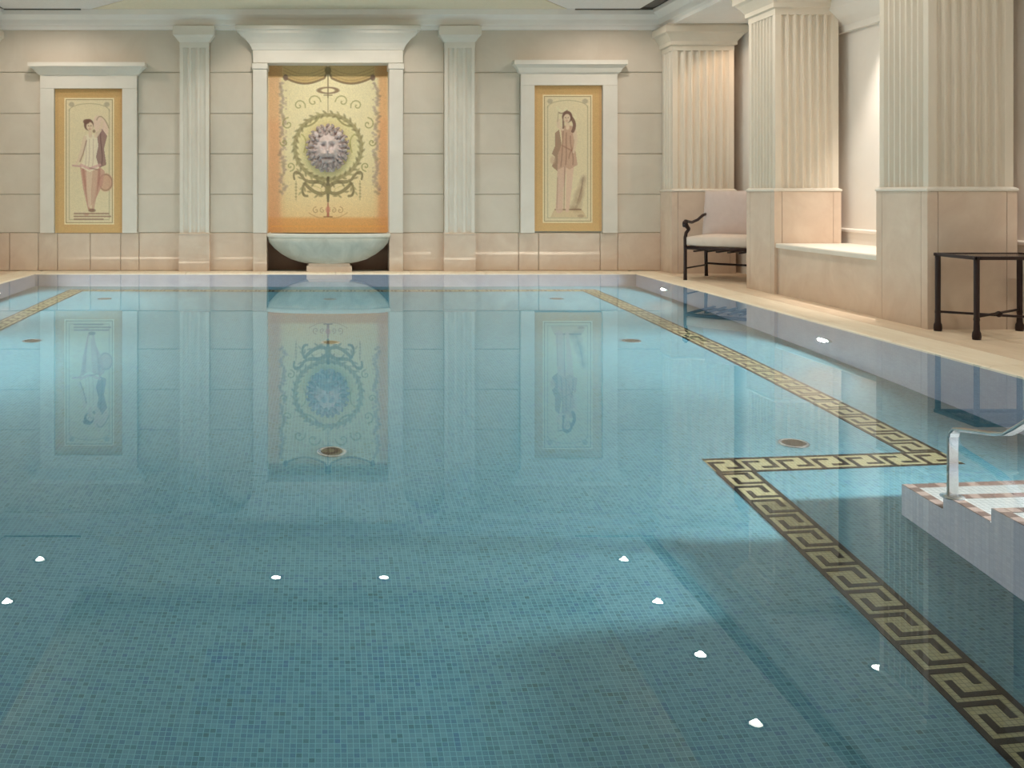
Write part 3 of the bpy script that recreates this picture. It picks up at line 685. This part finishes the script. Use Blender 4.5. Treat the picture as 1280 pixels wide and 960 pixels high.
tag(p1, 'left framed painting of a standing woman in pale tunic with rose skirt', 'painting', 'narrow figure paintings')
# right picture: standing woman in a long brown draped gown
cv = frame_canvas(667, 752, 107, 289)
cv.poly([(694,166),(699,162),(702,180),(700,200),(697,214),(690,208),(694,196),(690,192),(694,182)], (150,116,96), 0.8)
cv.ell(691, 200, 3.4, 5, (206,176,146), 0.7, 2)
for (ex, ey, rx_, ry_, cc_) in ((721,256,7,8,(176,150,120)), (724,244,6,9,(166,138,110)), (727,232,4.5,8,(180,152,122)), (719,262,8,3,(150,122,98)), (729,224,3,4.5,(150,120,98))): cv.ell(ex, ey, rx_, ry_, cc_, 0.5, 4, 0.35)
for q in range(7): cv.line(bez((718+q*1.5,262-4*q),(722+q,258-5*q),(725+q*0.5,252-5*q),(727+q*0.4,246-4*q)), 0.9, (132,104,86), 0.4)
cv.line([(694,262),(726,262)], 1.8, (130,98,76), 0.8); cv.poly([(692,263),(728,263),(734,272),(688,272)], (206,176,136), 0.6); cv.ell(726,270,4,2,(150,120,100),0.5)
cv.line([(703, 206), (700, 236), (699, 262)], [12, 8, 9], (214,178,156), 0.85); cv.line([(713, 206), (711, 236), (709, 263)], [9, 7, 4.5], (220,186,162), 0.9)
cv.line([(706,208),(705,262)], 1.4, (156,116,98), 0.6); cv.line([(697,222),(696,260)], 1.2, (166,128,106), 0.5)
cv.poly([(701,160),(708,156),(717,158),(720,168),(719,186),(722,206),(712,212),(706,208),(698,212),(697,194),(703,178)], (196,160,136), 0.95)
for a, b in (((704,164),(701,208)), ((708,166),(707,206)), ((713,170),(716,206)), ((718,176),(711,198))): cv.line(bez(a, (a[0]-1, a[1]+14), (b[0]+2, b[1]-14), b), 1.2, (140,102,84), 0.65)
cv.line([(703,182),(718,190)], 1.6, (150,110,92), 0.6)
cv.line([(718, 162), (720, 176), (717, 190)], [5, 4.4, 3], skin, 0.9); cv.line([(703, 161), (698, 158), (699, 150)], [4.6, 4, 3.2], skin, 0.95); cv.ell(698, 153, 2.6, 3, skin, 0.9)
cv.line(bez((696,134),(700,140),(704,140),(708,136)), 2.4, (226,216,180), 0.85); cv.line(bez((699,141),(703,143),(706,140),(709,138)), 1.4, (124,100,84), 0.7); cv.line([(698,140),(697,152)], 0.9, (150,126,96), 0.6)
cv.line([(709.5, 153), (709.5, 160)], 4.4, skin, 1); cv.ell(709, 146, 6.4, 7.4, hair, 0.95); cv.line(bez((713,146),(719,152),(719,158),(716,164)), 4, hair, 0.85); cv.line(bez((705,148),(703,154),(705,157),(704,160)), 2.4, hair, 0.75)
cv.ell(708.6, 148, 4.3, 5.6, skin, 1, 1, 0.2)
for x in (706.8, 710.2): cv.ell(x, 147, 0.7, 0.5, (90,66,58), 0.8, 0.5)
cv.line([(707.4,151.2),(709.6,151.0)], 0.7, (170,100,92), 0.8, 0.5); cv.line([(708.4,147.4),(708.3,149.6)], 0.6, (180,140,120), 0.7, 0.5)
cv.line(bez((719,142),(722,148),(720,150),(718,146)), 1, (236,226,190), 0.8)
cv.c *= (1+0.025*rng.standard_normal((cv.ny, cv.nx, 1)))
p2 = cv.object('painting', lambda p: bx(p, YP), lambda p: bz(p, YP), YP)
tag(p2, 'right framed painting of a standing woman in brown gown with one arm raised', 'painting', 'narrow figure paintings')

# ------------------------------------------------------------------ lion mask
LX, LZ = bx(409.5, YM), bz(184, YM)
t = thing('lion_mask', 'carved stone lion head mask mounted on the yellow mural', 'sculpture', (LX, YM, LZ))
def gs(x, y_, cx, cy, sx, sy): return np.exp(-((x-cx)/sx)**2-((y_-cy)/sy)**2)
na, nr = 150, 64
th = np.linspace(0, 2*PI, na, endpoint=False); rr = np.linspace(0, 1, nr)
R0 = 0.245+0.03*np.where(np.sin(th) < 0, -np.sin(th), 0)*1.4+0.012*np.sin(th*13+1)+0.008*np.sin(th*23)
X = rr[:, None]*R0[None]*np.cos(th)[None]*0.98; Z = rr[:, None]*R0[None]*np.sin(th)[None]*1.08
H = 0.12*np.sqrt(np.clip(1-rr[:, None]**2.6, 0, 1))*np.ones_like(X)
ax = np.abs(X)
face = np.clip(1-((X/0.145)**2+((Z+0.02)/0.20)**2), 0, 1)
H += 0.075*face**0.8
mm = np.clip(((X/0.125)**2+((Z+0.015)/0.18)**2)-0.85, 0, 1)
ang = np.arctan2(Z, X); rad = np.hypot(X, Z)
H += np.clip(mm*2, 0, 1)*0.016*(np.sin(ang*17+34*rad)+0.6*np.sin(ang*29-26*rad))
H += 0.066*gs(ax, Z, 0.046, 0.066, 0.036, 0.022)+0.022*gs(ax, Z, 0.04, 0.11, 0.05, 0.03)
H -= 0.060*gs(ax, Z, 0.050, 0.018, 0.026, 0.019); H += 0.024*gs(ax, Z, 0.050, 0.016, 0.013, 0.010)
H += 0.062*gs(X, Z, 0, 0.0, 0.024, 0.080)+0.034*gs(X, Z, 0, -0.056, 0.036, 0.018)
H += 0.092*gs(ax, Z, 0.036, -0.092, 0.038, 0.032)-0.016*gs(X, Z, 0, -0.09, 0.006, 0.03)
H += 0.030*gs(ax, Z, 0.090, -0.03, 0.03, 0.05)
H -= 0.024*gs(ax, Z, 0.014, -0.064, 0.007, 0.007)
H -= 0.085*gs(X, Z, 0, -0.136, 0.055, 0.014); H -= 0.04*gs(ax, Z, 0.06, -0.13, 0.02, 0.022)
H += 0.055*gs(X, Z, 0, -0.178, 0.042, 0.026)
H += 0.010*np.sin(X*170)*gs(X, Z, 0, -0.22, 0.12, 0.06)
V = np.stack([X, -np.clip(H, 0.0, 1), Z], -1).reshape(-1, 3)
F = [((k*na+i), (k*na+(i+1) % na), ((k+1)*na+(i+1) % na), ((k+1)*na+i)) for k in range(nr-1) for i in range(na)]
MB().add(V.tolist(), F, True).build('face', M['lion'], t)
mb = MB()
for ring_, (rad_, nn, ln, rw) in enumerate(((0.165, 15, 0.075, 0.020), (0.215, 20, 0.075, 0.022), (0.255, 24, 0.06, 0.019))):
    for k in range(nn):
        a = 2*PI*(k+0.5*(ring_ % 2))/nn
        if ring_ == 0 and -2.3 < (a if a < PI else a-2*PI) < -0.85: continue
        if ring_ == 0 and (abs(math.sin(a)) < 0.45): continue
        px_, pz_ = rad_*math.cos(a), rad_*1.1*math.sin(a)-0.01
        hgt = (0.115, 0.085, 0.035)[ring_]+0.01*random.random()
        cw_ = 1 if k % 2 else -1; pts = []
        for i in range(6):
            u = i/5; aa = a+cw_*u*0.9; r_ = ln*(u-0.5)
            pts.append((px_+r_*math.cos(aa), -hgt-0.02*math.sin(PI*u), pz_+r_*math.sin(aa)))
        mb.tube(pts, [rw*0.55, rw, rw*1.05, rw*0.9, rw*0.6, rw*0.2], 7)
mb.build('mane', M['mane'], t)
for s in (-1, 1):
    mb = MB(); mb.tube([(s*0.125, -0.10, 0.125), (s*0.142, -0.125, 0.15), (s*0.155, -0.12, 0.17), (s*0.16, -0.11, 0.185)], [0.03, 0.034, 0.024, 0.006], 10); mb.build('ear', M['lion'], t)
    MB().lathe([(0.0, 0)], 0, 0) if False else None

# ------------------------------------------------------------------ fountain basin
BCX = bx(411)
t = thing('fountain_basin', 'wide shallow fluted stone bowl of the wall fountain under the lion', 'fountain', (BCX, YW-0.06, 0))
RX, RY = 0.765, 0.25
zr = bz(291)+0.0; zb = 0.115
def bloop(f, z, flute=0.0, n_=64, inset=0.0):
    return [((RX*f-inset)*math.cos(PI+PI*i/n_)*(1+flute*math.cos(i*PI)), (RY*f-inset)*math.sin(PI+PI*i/n_)*(1+flute*math.cos(i*PI)), z) for i in range(n_+1)]+[(m_, y_, z) for m_, y_ in ((min(RX*f, 0.735), 0.0), (min(RX*f, 0.735), 0.255), (-min(RX*f, 0.735), 0.255), (-min(RX*f, 0.735), 0.0))]
prof = [(0.36, zb-0.005), (0.46, zb+0.012), (0.60, zb+0.045), (0.74, zb+0.105), (0.86, zb+0.18), (0.94, zb+0.25), (0.975, zr-0.055), (0.955, zr-0.05)]
mb = MB(); mb.loft([bloop(f, z, 0.016 if 0 < k < 6 else 0.0) for k, (f, z) in enumerate(prof)], smooth=True); mb.build('bowl', M['bowl'], t)
mb = MB(); mb.loft([bloop(0.955, zr-0.052), bloop(0.985, zr-0.048), bloop(1.0, zr-0.03), bloop(1.0, zr-0.008), bloop(0.985, zr), bloop(0.95, zr), bloop(0.94, zr-0.02), bloop(0.7, zr-0.06)]); mb.build('rim', M['rim'], t)
MB().rect_loft(-0.27, 0.28, -0.12, 0.25, [(0.0, ZD), (0.0, 0.075), (-0.02, 0.09), (-0.03, zb)], 1,1,1,0).build('foot', M['plinth'], t)

# ------------------------------------------------------------------ armchair (turned towards the pool)
t = thing('armchair', 'dark iron armchair with pink-beige cushions standing behind the middle column', 'armchair', (3.93, 10.56, ZD), math.radians(-40))
# local frame: origin at the front left foot, +x along the seat front, +y to the back
W, D = 0.80, 0.66
def leg(x, y_, front):
    mb = MB()
    if front: mb.tube([(x, y_, 0), (x, y_, 0.02), (x, y_, 0.30), (x, y_, 0.47), (x+(0.01), y_, 0.52), (x+0.03, y_+0.03, 0.56)], [0.022, 0.020, 0.019, 0.020, 0.019, 0.018], 8)
    else: mb.tube([(x, y_+0.02, 0), (x, y_+0.02, 0.02), (x, y_, 0.32), (x, y_+0.03, 0.60), (x, y_+0.10, 0.93)], [0.022, 0.020, 0.019, 0.017, 0.013], 8)
    mb.build('leg', M['iron'], t)
leg(0, 0, True); leg(W, 0, True); leg(0, D, False); leg(W, D, False)
for x, s in ((0, 1), (W, -1)):
    mb = MB(); mb.tube([(x+s*0.03, 0.03, 0.56), (x+s*0.02, 0.0, 0.585), (x+s*0.01, -0.02, 0.615), (x+s*0.005, 0.0, 0.645), (x, 0.05, 0.645), (x, 0.20, 0.63), (x, 0.40, 0.655), (x, 0.55, 0.70), (x, D+0.045, 0.72)], [0.018, 0.023, 0.026, 0.024, 0.017, 0.016, 0.016, 0.016, 0.015], 8)
    ar = mb.build('arm', M['iron'], t)
    MB().tube([(x-0.018, -0.005, 0.615), (x+0.018, -0.005, 0.615)], 0.036, 12).build('scroll', M['iron'], ar)
mb = MB()
for a, b in (((0,0,0.355),(W,0,0.355)), ((0,D,0.355),(W,D,0.355)), ((0,0,0.355),(0,D,0.355)), ((W,0,0.355),(W,D,0.355))): mb.tube([a, b], 0.018, 8)
mb.build('seat_frame', M['iron'], t)
for k in range(6): MB().box(0.10+k*0.12-0.014, 0.10+k*0.12+0.014, 0.0, D, 0.312, 0.328).build('seat_slat', M['iron'], t)
mb = MB(); mb.tube([(0,0.0,0.13),(0,D+0.012,0.13)], 0.009, 6); mb.build('side_stretcher', M['iron'], t)
mb = MB(); mb.tube([(W,0.0,0.13),(W,D+0.012,0.13)], 0.009, 6); mb.build('side_stretcher', M['iron'], t)
mb = MB(); mb.tube([(0,D,0.15),(0.25*W,D-0.06,0.15),(0.5*W,D-0.08,0.15),(0.75*W,D-0.06,0.15),(W,D,0.15)], 0.013, 6); mb.build('back_stretcher', M['iron'], t)
mb = MB(); mb.tube([(0,D+0.10,0.93),(W,D+0.10,0.93)], 0.012, 8); mb.build('back_rail', M['iron'], t)
def cushion(x0, x1, y0, y1, z0, z1, name, mat, tilt=None):
    n_ = 9; vs_ = []; fs = []
    def pt(u, v, s):      # superellipse puff
        e_ = (1-abs(2*u-1)**5)*(1-abs(2*v-1)**5)
        return (u, v, 0.5+s*(0.30+0.20*e_**0.8 if e_ > 0 else 0.30))
    loops_ = []
    for s in (1, -1):
        for i in range(n_+1):
            for j in range(n_+1):
                u = 0.5-0.5*math.cos(PI*i/n_); v = 0.5-0.5*math.cos(PI*j/n_)
                q = pt(u, v, s); sh_ = 0.0
                p_ = Vector((x0+(x1-x0)*q[0], y0+(y1-y0)*q[1], z0+(z1-z0)*q[2]))
                vs_.append(tilt @ p_ if tilt else p_)
    m_ = (n_+1)**2
    for b in (0, m_):
        for i in range(n_):
            for j in range(n_): fs.append((b+i*(n_+1)+j, b+(i+1)*(n_+1)+j, b+(i+1)*(n_+1)+j+1, b+i*(n_+1)+j+1))
    edge_ = [i*(n_+1) for i in range(n_+1)]+[n_*(n_+1)+j for j in range(1, n_+1)]+[i*(n_+1)+n_ for i in range(n_-1, -1, -1)]+[j for j in range(n_-1, 0, -1)]
    for a, b in zip(edge_, edge_[1:]+edge_[:1]): fs.append((a, b, b+m_, a+m_))
    return MB().add(vs_, fs, True).build(name, M[mat], t)
cushion(0.015, W-0.015, -0.01, D-0.02, 0.36, 0.50, 'seat_cushion', 'cushion')
Tm = Matrix.Translation((0, D-0.05, 0.47)) @ Matrix.Rotation(math.radians(78), 4, 'X')
cushion(-0.02, W+0.02, 0.0, 0.52, -0.10, 0.04, 'back_cushion', 'cushion_back', Tm)

# ------------------------------------------------------------------ side table
t = thing('side_table', 'square dark iron side table with glass top beside the nearest column', 'table', (4.25, 6.29, ZD))
TW, TD, TH = 0.57, 0.40, 0.545
for x in (0, TW):
    for y_ in (0, TD):
        mb = MB(); mb.lathe([(0.024, 0), (0.027, 0.02), (0.025, 0.045), (0.019, 0.06), (0.017, 0.12), (0.0195, 0.13), (0.017, 0.15), (0.0175, 0.3), (0.018, TH-0.02), (0.021, TH-0.012), (0.021, TH)], x, y_, 10); mb.build('leg', M['iron'], t)
for a, b in (((0,0),(TW,0)), ((0,TD),(TW,TD)), ((0,0),(0,TD)), ((TW,0),(TW,TD))):
    x0, x1 = sorted((a[0], b[0])); y0, y1 = sorted((a[1], b[1])); e_ = 0.016
    MB().rect_loft(x0-e_, x1+e_, y0-e_, y1+e_, [(0, TH-0.022), (0.002, TH-0.02), (0.002, TH-0.002), (0, TH)]).build('top_rail', M['iron'], t)
MB().box(0.014, TW-0.014, 0.014, TD-0.014, TH-0.012, TH-0.004).build('glass_top', M['glass'], t)
for a, b in (((0,TD,0.135),(TW,0,0.135)), ((0,0,0.15),(TW,TD,0.15))):
    mb = MB(); mb.tube([a, b], 0.0085, 8); mb.build('stretcher', M['iron'], t)
MB().lathe([(0.006, 0.122), (0.019, 0.130), (0.024, 0.1425), (0.019, 0.155), (0.006, 0.163)], TW/2, TD/2, 12).build('knot', M['iron'], t)

# ------------------------------------------------------------------ handrail at the stairs
t = thing('handrail', 'polished steel handrail rising out of the water at the pool stairs', 'handrail', (2.505, 3.85, -0.865))
b = 0.865; r = 0.021
pts = [(0,0,0.0), (0,0,0.3), (0,0,b-0.02), (0,-0.008,b+0.018), (0,-0.03,b+0.036), (0,-0.07,b+0.043), (0,-0.25,b+0.072), (0,-0.31,b+0.088), (0,-0.37,b+0.125), (0,-0.5,b+0.215), (0,-0.9,b+0.50), (0,-1.28,b+0.78), (0,-1.36,b+0.83), (0,-1.46,b+0.85), (0,-1.75,b+0.85), (0,-1.82,b+0.83), (0,-1.85,b+0.76), (0,-1.85,b+ZD)]
def bar(pts, hw, ht):
    loops = []
    for i, p in enumerate(pts):
        a, b2 = Vector(pts[max(i-1, 0)]), Vector(pts[min(i+1, len(pts)-1)]); d = (b2-a).normalized(); nrm = Vector((0, -d.z, d.y))
        p = Vector(p); e = 0.004
        loops.append([p+Vector((x, 0, 0))+nrm*y_ for x, y_ in ((-hw, -ht+e), (-hw+e, -ht), (hw-e, -ht), (hw, -ht+e), (hw, ht-e), (hw-e, ht), (-hw+e, ht), (-hw, ht-e))])
    return MB().loft(loops)
bar(pts, 0.022, 0.007).build('rail', M['steel'], t)
MB().lathe([(0.045, 0.0), (0.045, 0.006), (0.036, 0.012), (0.0215, 0.014)], 0, 0, 20).build('flange', M['steel'], t)
MB().lathe([(0.045, b+ZD), (0.045, b+ZD+0.006), (0.036, b+ZD+0.012), (0.0215, b+ZD+0.014)], 0, -1.85, 20).build('flange', M['steel'], t)

# ------------------------------------------------------------------ lamps
def lamp(name, kind, parent, loc, rot, energy, col, **kw):
    d = bpy.data.lights.new(name, kind); d.energy = energy; d.color = col
    for k_, v_ in kw.items(): setattr(d, k_, v_)
    o = bpy.data.objects.new(name, d); C.objects.link(o); o.location = loc; o.rotation_euler = rot; o.parent = parent; return o
WARM = (1.0, 0.90, 0.79)
def downlight(x, y_, z, label, grp, hot=True, p=P_SPOT, size=164, tilt=(0,0,0), col=WARM, blend=0.5):
    t = thing('ceiling_downlight', label, 'lamp', (x, y_, z), 0, grp)
    MB().lathe([(0.052, 0.0), (0.075, 0.0), (0.078, -0.006), (0.058, -0.012), (0.052, -0.004)], 0, 0, 24, cap=False).build('trim_ring', M['steel'], t)
    MB().lathe([(0.05, -0.001), (0.05, -0.007)], 0, 0, 24, False).build('lens', M['lamp_hot'] if hot else M['lamp_dim'], t)
    lamp('bulb', 'SPOT', t, (0, 0, -0.014), tilt, p, col, spot_size=math.radians(size), spot_blend=blend, shadow_soft_size=0.025)
    return t
k = 0
for i in range(12):
    Y = 10.9-1.12*i
    nm = ['closest to the back wall', 'second from the back wall', 'third from the back wall', 'fourth from the back wall', 'fifth from the back wall', 'sixth from the back wall', 'seventh from the back wall', 'eighth from the back wall', 'ninth from the back wall', 'tenth from the back wall', 'last but one towards the front wall', 'last one before the front wall'][i]
    downlight(3.36, Y, ZC1, 'recessed downlight in the right ceiling border, %s' % nm, 'right row of ceiling downlights', hot=i not in (0, 3), p=P_SPOT*(1.0 if i < 3 else 0.7 if i < 7 else 0.2))
    downlight(-3.27, Y, ZC1, 'recessed downlight in the left ceiling border, %s' % nm, 'left row of ceiling downlights', hot=i != 0, p=P_SPOT*(1 if i < 7 else 0.2))
for x, hot, sd in ((-0.563, True, 'left'), (0.606, False, 'right')):
    downlight(x, 10.4, ZC1, 'recessed ceiling downlight aimed at the lion fountain, %s one of the pair' % sd, 'fountain downlights', hot, P_LION, 90, (math.radians(38), 0, 0), blend=0.6)
for Y, wn_, p, cl, X, tl, sz in ((10.7, 'far bay behind the armchair', 0.8*P_NICHE, (1, 0.70, 0.48), 4.82, (0.42, 0, 0), 100), (7.95, 'bay above the stone bench', 6.5*P_NICHE, (1, 0.90, 0.80), 4.56, (0, -0.42, 0), 84), (6.0, 'bay above the side table', 4*P_NICHE, (1, 0.90, 0.80), 4.56, (0, -0.5, 0), 66)):
    downlight(X, Y, ZC0, 'recessed soffit downlight in the %s' % wn_, 'soffit downlights of the right bays', True, p, sz, tl, cl)
# added fill strips, unseen on the coffer ledge, shining up for ambient light
for x, ry in ((inL-0.12, 0.35), (inR+0.12, -0.35)):
    tl = thing('fill_strip', 'added fill strip on the ceiling coffer ledge, %s' % ('left long side' if x < 0 else 'right long side'), 'lamp', (x, 3.5, ZC1+0.08), 0, 'added fill strips')
    MB().box(-0.02, 0.02, -6.2, 6.2, -0.02, 0.0).build('channel', M['steel'], tl)
    for q in range(4):
        lamp('strip', 'AREA', tl, (0, -4.65+3.1*q, 0.01), (PI, ry, 0), P_FILL, (1, 0.93, 0.85), shape='RECTANGLE', size=0.03, size_y=3.0)
POOLC = (0.95, 1.0, 0.96)
def pool_light(x, y_, rz, label, grp, z=-0.75, pw=1.0):
    t = thing('pool_light', label, 'pool light', (x, y_, z), rz, grp)     # local +y points into the water
    rot = Matrix.Rotation(-PI/2, 4, 'X')
    def disc(prof, name, mat):
        mb = MB(); n_ = 24
        mb.loft([[(r_*math.cos(2*PI*i/n_), h_, r_*math.sin(2*PI*i/n_)) for i in range(n_)] for r_, h_ in prof], smooth=False); mb.build(name, mat, t)
    disc([(0.085, -0.005), (0.085, 0.012), (0.074, 0.018), (0.064, 0.018), (0.064, 0.006)], 'ring', M['steel'])
    disc([(0.066, 0.0), (0.066, 0.010), (0.05, 0.016)], 'lens', M['pool_lens'])
    lamp('bulb', 'AREA', t, (0, 0.035, 0), (PI/2, 0, 0), P_POOL*pw, POOLC, shape='DISK', size=0.11, spread=math.radians(172))
    return t
for Y, w_ in ((10.44, 'far one, near the armchair'), (7.09, 'middle one, below the nearest column'), (3.74, 'one beside the pool stairs')):
    pool_light(XR, Y, PI/2, 'round underwater lamp in the right pool wall, %s' % w_, 'underwater lamps in the right wall', *((-0.75, 1.0) if Y > 4 else (-0.30, 0.85)))
for Y, w_ in ((10.08, 'far one'), (6.9, 'middle one')):
    pool_light(XL, Y, -PI/2, 'round underwater lamp in the left pool wall, %s' % w_, 'underwater lamps in the left wall')
